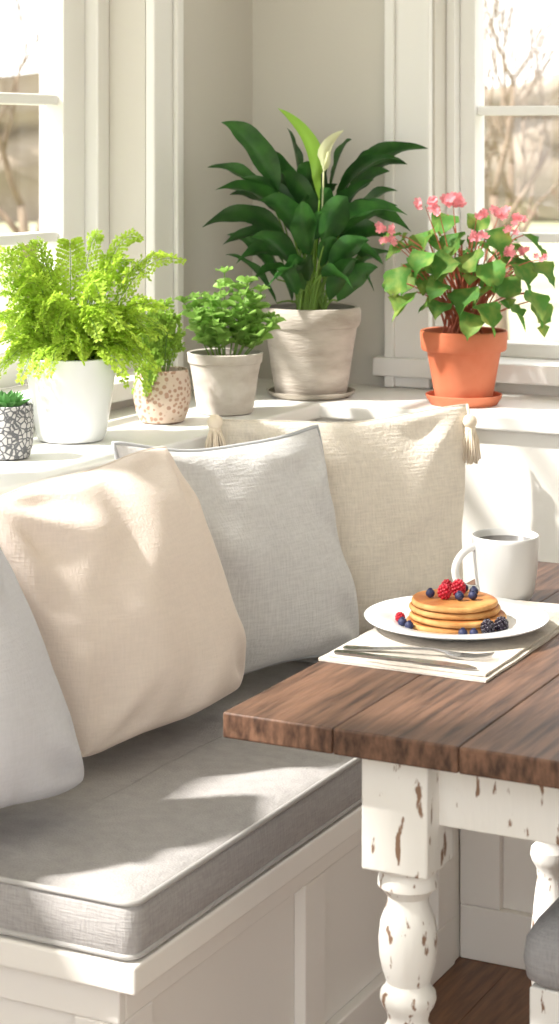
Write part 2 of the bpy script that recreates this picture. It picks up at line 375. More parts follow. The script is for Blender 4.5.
# ------------------------------------------------------------ pillows
def pillow(BL,BR,TR,TL,T,m,label,pinch=0.07,topdip=0.0,seed=0,piping=None,wr=1.0,chop=0,bp=0.45,cr=0.045):
    BL,BR,TR,TL=map(Vector,(BL,BR,TR,TL)); base=(BL+BR)/2
    nrm=((BR-BL).cross(TL-BL)).normalized()
    N=64; b=B()
    def P(u,v):
        k=1-cr*(u*u*v*v)**2
        u2=u*k*(1-pinch*(1-v*v)); v2=v*k*(1-pinch*(1-u*u))
        u2+=0.014*math.sin(v*4+seed)*(1-v*v)+0.004*math.sin(v*11+seed)*(1-v*v); v2+=0.014*math.sin(u*4.5+seed*1.7)*(1-u*u)
        if v>0: v2-=topdip*(1-u*u)**1.2*v
        s,t=(u2+1)/2,(v2+1)/2
        return BL*(1-s)*(1-t)+BR*s*(1-t)+TR*s*t+TL*(1-s)*t
    def thick(u,v,side):
        e=max(0,(1-u*u)*(1-v*v)); t=T*0.5*(e**bp)*(1-0.25*v)
        w=noise.noise(Vector((u*1.3+seed,v*1.3,side*3+seed)))*0.016+noise.noise(Vector((u*2.6+seed,v*2.2,7+side)))*0.006
        for cu,cv in ((-1,-1),(1,-1),(1,1),(-1,1)):
            dx,dy=u-cu,v-cv; d=math.hypot(dx,dy)
            if d<1.4 and d>0.01:
                an=math.atan2(dy,dx); w+=0.0085*math.sin(an*8+seed+cu*1.3+1.4*noise.noise(Vector((u*1.5,v*1.5,seed))))*math.exp(-((d-0.45)/0.30)**2)
        q=u*1.1+v*(0.7 if math.sin(seed*5)>0 else -0.7)+0.5*noise.noise(Vector((u*1.2,v*1.2,seed+20)))
        w+=0.0035*math.sin(q*7+seed)*max(0,noise.noise(Vector((u*1.4+5,v*1.4,seed+2)))+0.25)*2
        for a_,c_,ph in ((u,v,0),(v,u,2)):
            edge=math.exp(-((1-abs(a_))/0.17)**2)
            w+=0.0035*edge*noise.noise(Vector((c_*5+ph+seed,math.copysign(3,a_),seed)))*2
        if chop: w-=chop*math.exp(-(u/0.4)**2)*max(0,v)**1.5
        return t+w*wr*min(1,e*5)
    for side in (1,-1):
        for i in range(N+1):
            for j in range(N+1):
                a=-1+2*i/N; c=-1+2*j/N
                u=math.sin(a*math.pi/2)*0.45+a*0.55; v=math.sin(c*math.pi/2)*0.45+c*0.55
                p=P(u,v)+nrm*side*max(0,thick(u,v,side)*(1.0 if side>0 else 0.5)); b.v.append(p-base)
    K=(N+1)*(N+1)
    for i in range(N):
        for j in range(N):
            q=i*(N+1)+j
            b.f.append((q,q+N+1,q+N+2,q+1)); b.f.append((K+q,K+q+1,K+q+N+2,K+q+N+1))
    ob=b.obj('throw_pillow',m,loc=base,smooth=True,sharp=0,recalc=False,label=label,cat='pillow')
    bm=bmesh.new(); bm.from_mesh(ob.data); bmesh.ops.remove_doubles(bm,verts=bm.verts,dist=0.0003); bmesh.ops.recalc_face_normals(bm,faces=bm.faces); bm.to_mesh(ob.data); bm.free()
    for p in ob.data.polygons: p.use_smooth=True
    per=[]
    for i in range(40): per.append(P(-1+i/20,-1))
    for i in range(40): per.append(P(1,-1+i/20))
    for i in range(40): per.append(P(1-i/20,1))
    for i in range(40): per.append(P(-1,1-i/20))
    if piping:
        t=B(); t.tube([q-base for q in per],0.004,7,True); t.obj('piping',piping,parent=ob,smooth=True,sharp=0)
    else:
        t=B(); t.tube([q-base for q in per],0.0018,5,True); t.obj('seam',m,parent=ob,smooth=True,sharp=0)
    return ob,base,P
pillow((-1.63,2.08,0.54),(-1.520,2.39,0.54),(-1.655,2.32,0.94),(-1.735,1.95,0.93),0.21,M_pblue,'pale grey cotton throw pillow at the bench end',seed=1.0,pinch=0.015)
pillow((-1.60,2.495,0.53),(-1.560,2.925,0.535),(-1.65,2.835,0.958),(-1.715,2.40,0.925),0.24,M_pcream,'cream cotton throw pillow between two grey pillows',seed=2.3,pinch=0.025,wr=1.1,bp=0.48)
pillow((-1.67,2.87,0.53),(-1.510,3.29,0.53),(-1.575,3.245,0.938),(-1.735,2.795,0.957),0.16,M_pgrey,'light grey linen throw pillow with piped edge',seed=4.1,topdip=0.10,pinch=0.045,piping=M_pgreypipe,wr=1.0,bp=0.48,cr=0.02)
p4,b4,P4=pillow((-1.705,3.175,0.53),(-1.405,3.535,0.53),(-1.410,3.565,0.95),(-1.735,3.155,0.95),0.13,M_pnat,'natural woven throw pillow with corner tassels',seed=6.2,pinch=0.05,topdip=0.05,wr=0.9,bp=0.5,cr=0.02)
def tassel(p,L=0.075,out=Vector((0,0,0))):
    t=B(); p=Vector(p)-b4+out
    t.tube([p-out,p-out*0.5+UP*0.004,p],0.003,6)
    t.ball(p,0.014,12,8); t.tube([p+Vector((0,0,-0.010)),p+Vector((0,0,-0.019))],[0.0105,0.010],12)
    for i in range(70):
        a=U(0,6.28); r=U(0.002,0.023)
        t.tube([p+Vector((0.006*math.cos(a),0.006*math.sin(a),-0.006)),p+Vector((0.8*r*math.cos(a),0.8*r*math.sin(a),-0.035)),p+Vector((r*math.cos(a),r*math.sin(a),-L+U(-0.006,0.006)))],0.0018,4)
    t.obj('tassel',M_tassel,parent=p4,smooth=True,sharp=0)
tassel(P4(-1,1),L=0.06,out=RV*-0.006-FV*0.055+UP*0.004); tassel(P4(1,1),out=RV*0.004-FV*0.02+UP*-0.030)

# ------------------------------------------------------------ table
TX,TY=-0.48,2.616
e=empty('dining_table',(TX,TY,0),'farmhouse dining table with wood plank top and distressed white base','table')
b=B(); xs=[-1.157,-1.010,-0.8515,-0.70,-0.545,-0.39,-0.235,-0.08,0.07,0.2]
for i in range(len(xs)-1):
    b.box(xs[i]+0.0004-TX,xs[i+1]-0.0004-TX,2.118-TY,3.115-TY,0.729,0.76)
b.obj('tabletop',M_table,parent=e,bevel=0.0028)
for q in ((-0.92-TX,0.0-TX,2.197-TY,2.217-TY),(-0.95-TX,0.0-TX,2.86-TY,2.88-TY),(-0.985-TX,-0.965-TX,2.24-TY,2.84-TY),(0.02-TX,0.04-TX,2.24-TY,2.84-TY)):
    b=B(); b.box(*q,0.6375,0.7285); b.obj('apron',M_dist,parent=e,bevel=0.002)
LEG=[(0.040,.584),(0.033,.577),(0.036,.568),(0.0365,.560),(0.030,.553),(0.025,.547),(0.0245,.54),(0.028,.53),(0.0335,.515),(0.0355,.495),(0.0345,.475),(0.030,.455),(0.026,.444),(0.028,.438),(0.033,.432),(0.034,.424),(0.031,.416),(0.026,.408),(0.024,.398),(0.027,.390),(0.033,.384),(0.0345,.374),(0.031,.364),(0.025,.355),(0.024,.34),(0.028,.31),(0.0345,.25),(0.034,.20),(0.028,.13),(0.022,.085),(0.029,.078),(0.033,.062),(0.031,.04),(0.024,.012),(0.021,0.0)]
def leg(parent,x,y,top,scale=1.0,hs=1.0,w=0.0425,blockz=.584):
    b=B(); b.lathe([(0.0005,.584*hs)]+[(r*scale,z*hs) for r,z in LEG]+[(0.0005,0)],28,x,y)
    b.box(x-w,x+w,y-w,y+w,blockz*hs,top)
    ob=b.obj('leg',M_dist,parent=parent,smooth=True,sharp=35,bevel=0.003); return ob
for (x,y) in ((-0.9495,2.2025),(0.03,2.2025),(-1.0,2.87),(0.03,2.87)): leg(e,x-TX,y-TY,0.7285)

# stool
sx,sy=-0.642,2.55
e=empty('upholstered_stool',(sx,sy,0),'distressed white stool with grey fabric seat under the table','stool')
b=B()
def rrect(h,r,k=6):
    pts=[]
    for (sxx,syy,a0) in ((1,1,0),(-1,1,90),(-1,-1,180),(1,-1,270)):
        for i in range(k+1):
            a=math.radians(a0+90*i/k); pts.append((sxx*(h-r)+r*math.cos(a),syy*(h-r)+r*math.sin(a)))
    return pts
rows=[(0.205,0.0),(0.215,0.008),(0.218,0.03),(0.215,0.055),(0.205,0.072),(0.185,0.085),(0.15,0.093),(0.08,0.097)]
for h,z in rows:
    q=rrect(h,0.03 if h>0.1 else 0.02)
    n=len(q); b.v+=[Vector((x,y,0.405+z)) for x,y in q]
for i in range(len(rows)-1):
    for k in range(n):
        l=(k+1)%n; b.f.append((i*n+k,i*n+l,(i+1)*n+l,(i+1)*n+k))
b.f.append(tuple(range(n))[::-1]); b.f.append(tuple((len(rows)-1)*n+k for k in range(n)))
b.obj('seat',M_stoolf,parent=e,smooth=True,sharp=0)
for s_ in (-1,1):
    b=B(); b.box(-0.15,0.15,s_*0.19-0.01,s_*0.19+0.01,0.345,0.404); b.obj('seat_rail',M_dist,parent=e,bevel=0.003)
    b=B(); b.box(s_*0.19-0.01,s_*0.19+0.01,-0.15,0.15,0.345,0.404); b.obj('seat_rail',M_dist,parent=e,bevel=0.003)
for x in (-0.178,0.178):
    for y in (-0.178,0.178): leg(e,x,y,0.403,0.85,0.6,0.028)

# ------------------------------------------------------------ tableware
b=B()
def cloth(b,x0,x1,y0,y1,z,th,seed):
    nx,ny=16,24; o=len(b.v)
    for s_ in (1,0):
        for i in range(nx+1):
            for j in range(ny+1):
                x=x0+(x1-x0)*i/nx; y=y0+(y1-y0)*j/ny
                w=0.0012*noise.noise(Vector((x*25,y*25,seed)))
                ex=0.0015*noise.noise(Vector((x*30,y*30,seed+4)))
                b.v.append(Vector((x+ex,y+ex,z+(th if s_ else 0)+(w+0.0008)*(1 if s_ else 0.0))))
    K=(nx+1)*(ny+1)
    for i in range(nx):
        for j in range(ny):
            q=o+i*(ny+1)+j; b.f.append((q,q+ny+1,q+ny+2,q+1)); b.f.append((K+q,K+q+1,K+q+ny+2,K+q+ny+1))
    for i in range(nx):
        for jj in (0,ny):
            q=o+i*(ny+1)+jj; b.f.append((q,q+ny+1,K+q+ny+1,K+q))
    for j in range(ny):
        for ii in (0,nx):
            q=o+ii*(ny+1)+j; b.f.append((q,q+1,K+q+1,K+q))
cloth(b,-0.120,0.117,-0.214,0.21,0.0,0.0026,1); cloth(b,-0.113,0.112,-0.203,0.207,0.0042,0.0024,2)
b.obj('placemat',M_mat,loc=(-1.037,2.597,0.7605),smooth=True,sharp=45,label='folded cream linen placemat on the wooden table',cat='placemat')
MZ=0.7605+0.0085
PX,PY=-1.048,2.600
b=B(); b.lathe([(0.0005,0.004),(0.07,0.004),(0.082,0.008),(0.09,0.013),(0.1265,0.0185),(0.1285,0.0175),(0.1278,0.0155),(0.092,0.009),(0.078,0.0005),(0.07,0.0),(0.066,0.002),(0.0005,0.002)],72)
b.obj('plate',M_plate,loc=(PX,PY,MZ),smooth=True,sharp=50,label='round white ceramic plate holding pancakes',cat='plate')
pz=MZ+0.0045
for i in range(4):
    r=0.068-0.002*i+U(-0.001,0.001); h=0.0088
    prof=[(0.0005,0),(r*0.9,0.0),(r*0.975,0.0012),(r,0.0042),(r*0.985,0.0068),(r*0.95,0.0084),(r*0.8,0.0090),(r*0.4,0.0092),(0.0005,0.0092)]
    b=B(); b.lathe(prof,56)
    for q in range(len(b.v)):
        v=b.v[q]; a=math.atan2(v.y,v.x); k=1+0.02*math.sin(2*a+i)+0.012*math.sin(5*a+i*2); v.x*=k; v.y*=k
    ob=b.obj('pancake',[M_pan,M_pantop],loc=(PX+U(-0.004,0.004),PY+U(-0.004,0.004),pz),smooth=True,sharp=0,label='golden brown pancake in a stack on the plate',cat='pancake',group='stacked pancakes on the plate')
    for p in ob.data.polygons:
        if p.center.z>0.0083 or p.center.z<0.0008: p.material_index=1
    pz+=0.0094
def blueberry(loc,r=0.0065):
    b=B(); b.ball((0,0,r*0.95),r,16,10,(1,1,0.93)); b.lathe([(r*0.2,r*1.80),(r*0.42,r*1.86),(r*0.45,r*1.98),(r*0.3,r*1.9),(r*0.2,r*1.80)],10)
    ob=b.obj('blueberry',M_blue,loc=loc,smooth=True,sharp=0,label='dusty dark blueberry by the pancakes',cat='berry',group='berries with the pancakes'); ob.rotation_euler=(0,0,U(0,6))
def drupe(name,loc,m,r,lab,tilt=0.0,k=46):
    b=B(); b.ball((0,0,r),r*0.86,12,8,(0.92,0.92,1.1))
    for i in range(k):
        z=1-2*(i+0.5)/k; a=i*2.39996; q=math.sqrt(1-z*z)
        b.ball((r*0.82*q*math.cos(a),r*0.82*q*math.sin(a),r+r*0.98*z),r*0.25,7,5)
    ob=b.obj(name,m,loc=loc,smooth=True,sharp=0,label=lab,cat='berry',group='berries with the pancakes')
    ob.rotation_euler=(tilt,0,U(0,3))
def on(r,d,z):
    q=Vector((PX,PY,0))+RV*r+FV*d; return (q.x,q.y,z)
top=pz+0.0002
drupe('raspberry',on(-0.017,-0.008,top),M_rasp,0.0098,'fresh red raspberry on top of the pancakes')
drupe('raspberry',on(0.004,0.008,top+0.001),M_rasp,0.0105,'fresh red raspberry on top of the pancakes')
drupe('raspberry',on(-0.010,0.032,top),M_rasp,0.0085,'fresh red raspberry on top of the pancakes')
blueberry(on(0.003,-0.018,top)); blueberry(on(0.022,-0.014,top)); blueberry(on(0.026,0.012,top)); blueberry(on(-0.036,0.0,top)); blueberry(on(0.014,0.030,top+0.0005),0.0062)
rz=MZ+0.0052
blueberry(on(-0.076,-0.018,rz+0.001)); blueberry(on(-0.068,-0.038,rz+0.001)); blueberry(on(0.002,-0.0815,rz+0.0015)); blueberry(on(0.017,-0.079,rz+0.0015),0.006)
drupe('raspberry',on(-0.078,0.004,rz+0.001),M_rasp,0.007,'small red raspberry on the plate rim')
drupe('blackberry',on(0.037,-0.0695,rz+0.002),M_black,0.0100,'dark glossy blackberry beside the pancakes')
drupe('blackberry',on(0.057,-0.055,rz+0.002),M_black,0.0100,'dark glossy blackberry beside the pancakes')
MX,MY=-1.062,2.832
e=empty('coffee_mug',(MX,MY,0.7603),'off-white ceramic mug of black coffee on the table','mug')
b=B(); b.lathe([(0.0005,0.004),(0.032,0.004),(0.0325,0.0),(0.036,0.0),(0.040,0.006),(0.0435,0.016),(0.0465,0.035),(0.049,0.060),(0.0505,0.090),(0.0508,0.0955),(0.0492,0.097),(0.0477,0.0955),(0.0462,0.060),(0.043,0.03),(0.037,0.012),(0.0005,0.009)],56)
b.obj('body',M_mug,parent=e,smooth=True,sharp=50)
b=B(); b.lathe([(0.0005,0.0865),(0.0474,0.0865)],48); b.obj('coffee',M_coffee,parent=e,smooth=True)
hd=(-RV*0.96-FV*0.25).normalized(); pts=[]
for i in range(17):
    a=math.radians(100-200*i/16); pts.append(hd*(0.046+0.034*math.cos(a))+UP*(0.050+0.032*math.sin(a)-0.004*math.cos(a)))
pts[0]=hd*0.045+UP*0.081; pts[-1]=hd*0.0425+UP*0.018
b=B(); b.tube(pts,0.0058,10); b.obj('handle',M_mug,parent=e,smooth=True,sharp=0)
def cutlery(name,p0,p1,kind,label,z):
    p0=Vector((p0[0],p0[1],0)); p1=Vector((p1[0],p1[1],0)); d=(p1-p0); L=d.length; d.normalize(); s_=Vector((-d.y,d.x,0))
    b=B()
    def strip(st):
        o=len(b.v)
        for x,w,zz,off in st:
            for q,zq in ((-1,0),(1,0),(1,1),(-1,1)):
                b.v.append(d*(x*L)+s_*(w*q+off)+UP*(zz+zq*0.0022))
        for i in range(len(st)-1):
            for k in range(4):
                l=(k+1)%4; b.f.append((o+i*4+k,o+i*4+l,o+i*4+4+l,o+i*4+4+k))
        b.f.append((o+3,o+2,o+1,o)); q=o+(len(st)-1)*4; b.f.append((q,q+1,q+2,q+3))
    if kind=='knife':
        strip([(0,0.003,0,0),(0.01,0.0065,0,0),(0.08,0.0075,0,0),(0.3,0.006,0,0),(0.5,0.0048,0.001,0),(0.54,0.005,0.001,0),(0.57,0.0085,0,0.002),(0.75,0.0098,0,0.002),(0.92,0.0085,0,0.001),(0.985,0.004,0,-0.002),(1,0.001,0,-0.003)])
    else:
        strip([(0,0.004,0.0,0),(0.01,0.0075,0,0),(0.06,0.009,0,0),(0.2,0.0065,0.001,0),(0.4,0.0036,0.005,0),(0.6,0.003,0.0065,0),(0.68,0.005,0.004,0),(0.72,0.0105,0.002,0),(0.77,0.0122,0.0008,0),(0.79,0.0122,0.0008,0)])
        for k in range(4):
            off=-0.0102+k*0.0068
            strip([(0.785,0.0020,0.0008,off),(0.88,0.0018,0.0008,off*0.98),(0.96,0.0015,0.0035,off*0.93),(1.0,0.0006,0.006,off*0.9)])
    b.obj(name,M_steel,loc=(p0.x,p0.y,z),smooth=True,sharp=30,label=label,cat=kind)
cutlery('table_knife',(-1.142,2.403),(-0.940,2.407),'knife','polished steel table knife on the placemat',MZ+0.0002)
cutlery('fork',(-1.140,2.427),(-0.940,2.462),'fork','polished steel dinner fork on the placemat',MZ+0.0002)

# ------------------------------------------------------------ pots
def pot(e,prof_out,th,m,soilz,name='pot'):
    out=prof_out
    inner=[(max(r-th,0.001),z) for r,z in out if z>0.012][::-1]
    prof=[(0.0005,0.0)]+out+[((out[-1][0]-th*0.4),out[-1][1]+0.0015)]+inner+[(0.0005,0.012)]
    b=B(); b.lathe(prof,56); b.obj(name,m,parent=e,smooth=True,sharp=38)
    rs=None
    for (r,z) in out:
        if z>=soilz: rs=r; break
    rs=(rs or out[-1][0])-th-0.0005
    b=B(); k=24
    for i in range(1,7):
        for j in range(k):
            a=2*math.pi*j/k; r=rs*i/6; b.v.append(Vector((r*math.cos(a),r*math.sin(a),soilz+0.004*noise.noise(Vector((r*60*math.cos(a),r*60*math.sin(a),3)))*(i<6))))
    for i in range(5):
        for j in range(k):
            l=(j+1)%k; b.f.append((i*k+j,i*k+l,(i+1)*k+l,(i+1)*k+j))
    b.f.append(tuple(range(k))); b.obj('soil',M_soil,parent=e,smooth=True,recalc=False)
def saucer(loc,r,h,m,label):
    b=B(); b.lathe([(0.0005,0.0),(r*0.86,0.0),(r*0.97,h*0.6),(r,h),(r*0.985,h*1.05),(r*0.955,h),(r*0.9,h*0.35),(0.0005,h*0.3)],56)
    b.obj('plant_saucer',m,loc=loc,smooth=True,sharp=40,label=label,cat='saucer')
def W3(r,d,z): return RV*r+FV*d+UP*z

# --- fern
e=empty('potted_fern',(-1.932,2.981,LH+0.0005),'lime green fern in a glossy white ceramic pot','potted plant')
pot(e,[(0.050,0.0),(0.057,0.002),(0.062,0.012),(0.070,0.06),(0.077,0.11),(0.083,0.140),(0.085,0.147)],0.005,M_white,0.132)
b=B(); st=B()
def frond(b,st,p0,pc,p1,LP,n=15,k=6,wl=0.0075,roll=0.0,r0=0.0012):
    pts=bez(p0,pc,p1,n); st.tube(pts,[r0*(1-0.7*i/n) for i in range(n+1)],4)
    for i in range(2,n+1):
        s_=i/n; p=pts[i]; t=(pts[i]-pts[i-1]).normalized()
        sd=t.cross(UP); 
        if sd.length<0.2: sd=t.cross(FV)
        sd.normalize(); sd=Matrix.Rotation(roll,3,t)@sd; nn=sd.cross(t)
        pl_=LP*math.sin(math.pi*min(1,(s_*0.9+0.12)))**0.8+0.004
        for sg in (-1,1):
            d=(sd*sg*0.85+t*0.5+nn*U(-0.25,0.15)).normalized()
            kk=max(2,int(k*pl_/LP))
            for j in range(kk):
                q=p+d*pl_*(j+0.6)/kk+UP*(-0.15*pl_*(j/kk)**2)
                for s2 in (-1,1):
                    dd=(d*0.45+(t*s2)*0.8+nn*U(-0.5,0.5)).normalized()
                    b.tiny(q,dd,(nn+Vector((U(-.5,.5),U(-.5,.5),U(-.3,.3)))).normalized(),wl*U(0.8,1.25),wl*0.8)
            b.tiny(p+d*pl_*0.92,d,nn,wl,wl*0.7)
for i in range(54):
    a=U(0,2*math.pi); elev=U(0.1,1.0) 
    reach=U(0.11,0.195)*(1.05-0.35*elev); hh=0.02+0.165*elev*U(0.7,1.12)
    r=math.cos(a)*reach; d=math.sin(a)*reach*0.62
    base=W3(r*0.2,d*0.25,0.13)
    tip=W3(r*1.05-0.002,d,0.135+hh*0.85-0.05*(1-elev))
    mid=W3(r*0.5,d*0.5,0.135+hh*1.25+0.03)
    frond(b,st,base,mid,tip,U(0.020,0.030),roll=U(-0.5,0.5)+(0.5 if R()<0.5 else -0.5))
for (rr,dd,zz) in ((0.135,-0.05,-0.01),(0.155,0.0,0.05),(0.195,0.02,0.18),(0.18,-0.02,0.19),(0.15,-0.03,0.10),(-0.14,-0.03,0.12),(-0.135,-0.04,0.03),(-0.155,-0.02,0.08),(-0.15,0.0,0.15),(-0.13,-0.05,-0.03),(0.11,-0.06,0.04),(0.05,0.0,0.22),(0.0,-0.02,0.21),(-0.07,0.0,0.21),(-0.14,0,0.19),(0.12,0,0.22),(0.10,-0.05,-0.03),(0.14,-0.04,-0.04),(-0.05,-0.08,-0.01),(-0.12,-0.05,0.0),(-0.10,0.02,0.20),(0.03,-0.09,0.02),(0.165,-.02,0.10),(0.155,0.0,-0.01),(-0.08,-0.07,-0.02)):
    frond(b,st,W3(rr*0.2,dd*0.2,0.13),W3(rr*0.55,dd*0.6,0.17+max(zz,0.05)),W3(rr,dd,0.135+zz),0.024,n=19,roll=U(-0.7,0.7))
b.obj('foliage',M_fern,parent=e,recalc=False); st.obj('stem',M_stem,parent=e)

# --- small succulent
e=empty('potted_succulent',(-1.916,2.764,LH+0.0005),'small green succulent in a patterned grey ceramic pot','potted plant')
pot(e,[(0.030,0.0),(0.036,0.003),(0.041,0.02),(0.043,0.05),(0.0425,0.075),(0.0415,0.088)],0.004,M_pat1,0.078)
b=B()
for ring,(k,l,el) in enumerate(((9,0.038,0.35),(8,0.034,0.8),(6,0.03,1.1),(4,0.022,1.4))):
    for i in range(k):
        a=2*math.pi*i/k+ring*0.4; d=Vector((math.cos(a)*math.cos(el),math.sin(a)*math.cos(el),math.sin(el)))
        p=Vector((0.004*math.cos(a),0.004*math.sin(a),0.079))
        b.blade(p,p+d*l*0.5+Vector((math.cos(a),math.sin(a),0))*0.004,p+d*l+UP*0.006,0.016,fold=0.5,n=6)
b.obj('foliage',M_succ,parent=e,recalc=False,smooth=True,sharp=0)

# --- creeping plant in speckled pot
e=empty('potted_creeper',(-1.903,3.249,LH+0.0005),'trailing green creeper in a small speckled clay pot','potted plant')
pot(e,[(0.036,0.0),(0.042,0.003),(0.049,0.02),(0.054,0.045),(0.054,0.07),(0.050,0.09),(0.049,0.098)],0.005,M_pat2,0.088)
b=B(); st=B()
for i in range(28):
    a=U(0,6.28); rr=U(0.02,0.062); r=math.cos(a)*rr-0.004; d=math.sin(a)*rr*0.8; z=U(0.03,0.15)
    if i<4: r=U(-0.05,0.0); d=U(-0.075,-0.05); z=U(-0.03,0.0)
    frond(b,st,W3(r*0.3,d*0.3,0.088),W3(r*0.7,d*0.7,0.11+max(z,0.03)),W3(r,d,0.09+z),0.014,n=12,k=2,wl=0.008,roll=U(-1,1))
b.obj('foliage',M_fern2,parent=e,recalc=False); st.obj('stem',M_stem,parent=e)

# --- mint
e=empty('potted_mint',(-1.857,3.412,LH+0.0005),'bright green bushy herb in a pale clay pot','potted plant')
pot(e,[(0.048,0.0),(0.053,0.002),(0.056,0.015),(0.064,0.07),(0.069,0.098),(0.072,0.099),(0.074,0.117)],0.006,M_conc2,0.106)
b=B(); st=B()
for i in range(24):
    a=U(0,6.28); rr=math.sqrt(R()); r=math.cos(a)*rr*0.105+0.005; d=math.sin(a)*rr*0.065
    z=0.165*(1-0.5*rr*rr)*U(0.65,1.05)
    pts=bez(W3(r*0.35,d*0.35,0.105),W3(r*0.7,d*0.7,0.11+z*0.5),W3(r,d,0.108+z),7); st.tube(pts,[0.0016*(1-0.5*k/10) for k in range(8)],5)
    ph=U(0,3)
    for k in range(2,8):
        p=pts[k]; t=(pts[k]-pts[k-1]).normalized(); ln=0.038*(1-0.35*(k/7)**2)*U(0.8,1.15)
        for q in (0,1):
            an=ph+k*1.57+q*math.pi; dr=Vector((math.cos(an),math.sin(an),0.45)).normalized()
            b.blade(p,p+dr*ln*0.6+UP*0.003,p+dr*ln-UP*0.004,ln*0.78,roll=U(-0.6,0.6),n=5,fold=0.3)
    for q in range(4):
        an=ph+q*1.57; dr=Vector((math.cos(an)*0.5,math.sin(an)*0.5,0.8)).normalized(); b.blade(pts[-1],pts[-1]+dr*0.007,pts[-1]+dr*0.018,0.012,n=4)
b.obj('foliage',M_mint,parent=e,recalc=False,smooth=True,sharp=0); st.obj('stem',M_stem,parent=e)

# --- peace lily
LX,LY=-1.82,3.715
saucer((LX,LY,LH+0.0003),0.092,0.013,M_sauc,'flat grey stone saucer beneath the peace lily pot')
z0=LH+0.0003+0.0046
e=empty('peace_lily',(LX,LY,z0),'tall dark green peace lily in a rustic grey stone pot','potted plant')
pot(e,[(0.066,0.0),(0.073,0.002),(0.077,0.02),(0.089,0.10),(0.096,0.140),(0.100,0.142),(0.1035,0.152),(0.104,0.172),(0.101,0.180)],0.009,M_conc,0.160)
k_=0.00207
def LP_(x,y,d): return W3((x-310)*k_,d,(308-y)*k_+0.178)
b=B(); st=B()
leaves=[(278,192,221,123,-.05,.062),(270,200,206,168,.03,.046),(282,232,203,226,-.08,.05),(300,195,286,128,.06,.05),(338,190,427,149,0,.052),(335,225,404,214,-.09,.052),
(330,190,352,140,.07,.045),(345,205,390,172,.05,.045),(338,252,380,262,-.09,.05),(284,255,236,262,-.08,.045),(300,235,258,200,-.11,.06),(322,245,345,196,-.11,.062),
(308,255,300,200,-.12,.06),(328,268,366,238,-.10,.05),(296,268,250,236,-.10,.05),(316,220,328,162,-.02,.05),(292,210,252,155,.08,.05),(348,232,398,192,.05,.048),
(280,215,228,196,.06,.045),(320,275,350,285,-.12,.045),(300,275,268,282,-.12,.045),(315,240,280,172,-.05,.055),(325,235,372,180,-.04,.055),(300,225,240,178,-.02,.05),(335,240,392,240,-.03,.048),(345,262,372,290,-.05,.045),(285,270,248,285,-.04,.045),(300,215,262,150,0,.05),(340,210,372,150,.05,.045),(350,185,408,165,.06,.045),
(285,215,215,190,-.04,.052),(340,215,410,232,.0,.05),(288,240,222,245,.0,.048),(338,235,395,205,-.05,.055),(335,200,398,160,-.04,.05)]
def lleaf(bx,by,tx,ty,d,w):
    p=LP_(bx,by,d*0.5); t=LP_(tx,ty,d); L=(t-p).length
    c=(p+t)/2+UP*L*U(0.24,0.42)
    root=W3(U(-.03,.03),U(-.03,.03),0.16)
    st.tube(bez(root,Vector((root.x*0.6+p.x*0.4,root.y*0.6+p.y*0.4,(root.z+p.z)/2+0.03)),p,7),[0.003,0.0028,0.0026,0.0024,0.0022,0.002,0.0018,0.0016],6)
    sg=1 if (tx>bx) else -1
    b.blade(p,c,t,w,roll=-sg*U(0.35,1.05),fold=0.26,n=14,wave=0.16,prof=lambda x: max(0.0,math.sin(math.pi*x**0.75))**1.0*(1-0.1*x))
for l in leaves: lleaf(*l)
for i in range(38):
    a=U(0,6.28); rr=U(0.2,1.0); tx=310+math.cos(a)*rr*90; dd=math.sin(a)*rr*0.13
    ty=225-75*R()*(1.1-rr*0.6)+rr*45
    lleaf(310+(tx-310)*0.4,ty+U(15,50),tx,ty,dd,U(.036,.052))
b.obj('foliage',M_lily,parent=e,recalc=False,smooth=True,sharp=0); st.obj('stem',M_stem,parent=e)
b=B(); b.blade(LP_(318,200,-.04),LP_(322,140,-.05),LP_(277,109,-.05),0.036,roll=0.9,fold=0.25,n=14,wave=0.05); b.tube(bez(W3(0,0,0.16),LP_(316,250,-.02),LP_(318,200,-.04),8),0.002,6)
b.obj('young_leaf',M_lilyy,parent=e,recalc=False,smooth=True,sharp=0,label='bright yellow-green young leaf')
b=B(); b.blade(LP_(322,172,-.05),LP_(322,148,-.06),LP_(342,131,-.05),0.030,roll=-1.0,fold=0.5,n=10); b.tube(bez(W3(0,0,0.16),LP_(322,230,-.03),LP_(322,172,-.05),8),0.002,6); b.tube([LP_(323,168,-.055),LP_(327,152,-.06)],0.003,8)
b.obj('flower',M_spathe,parent=e,recalc=False,smooth=True,sharp=0,label='creamy white hooded bloom')

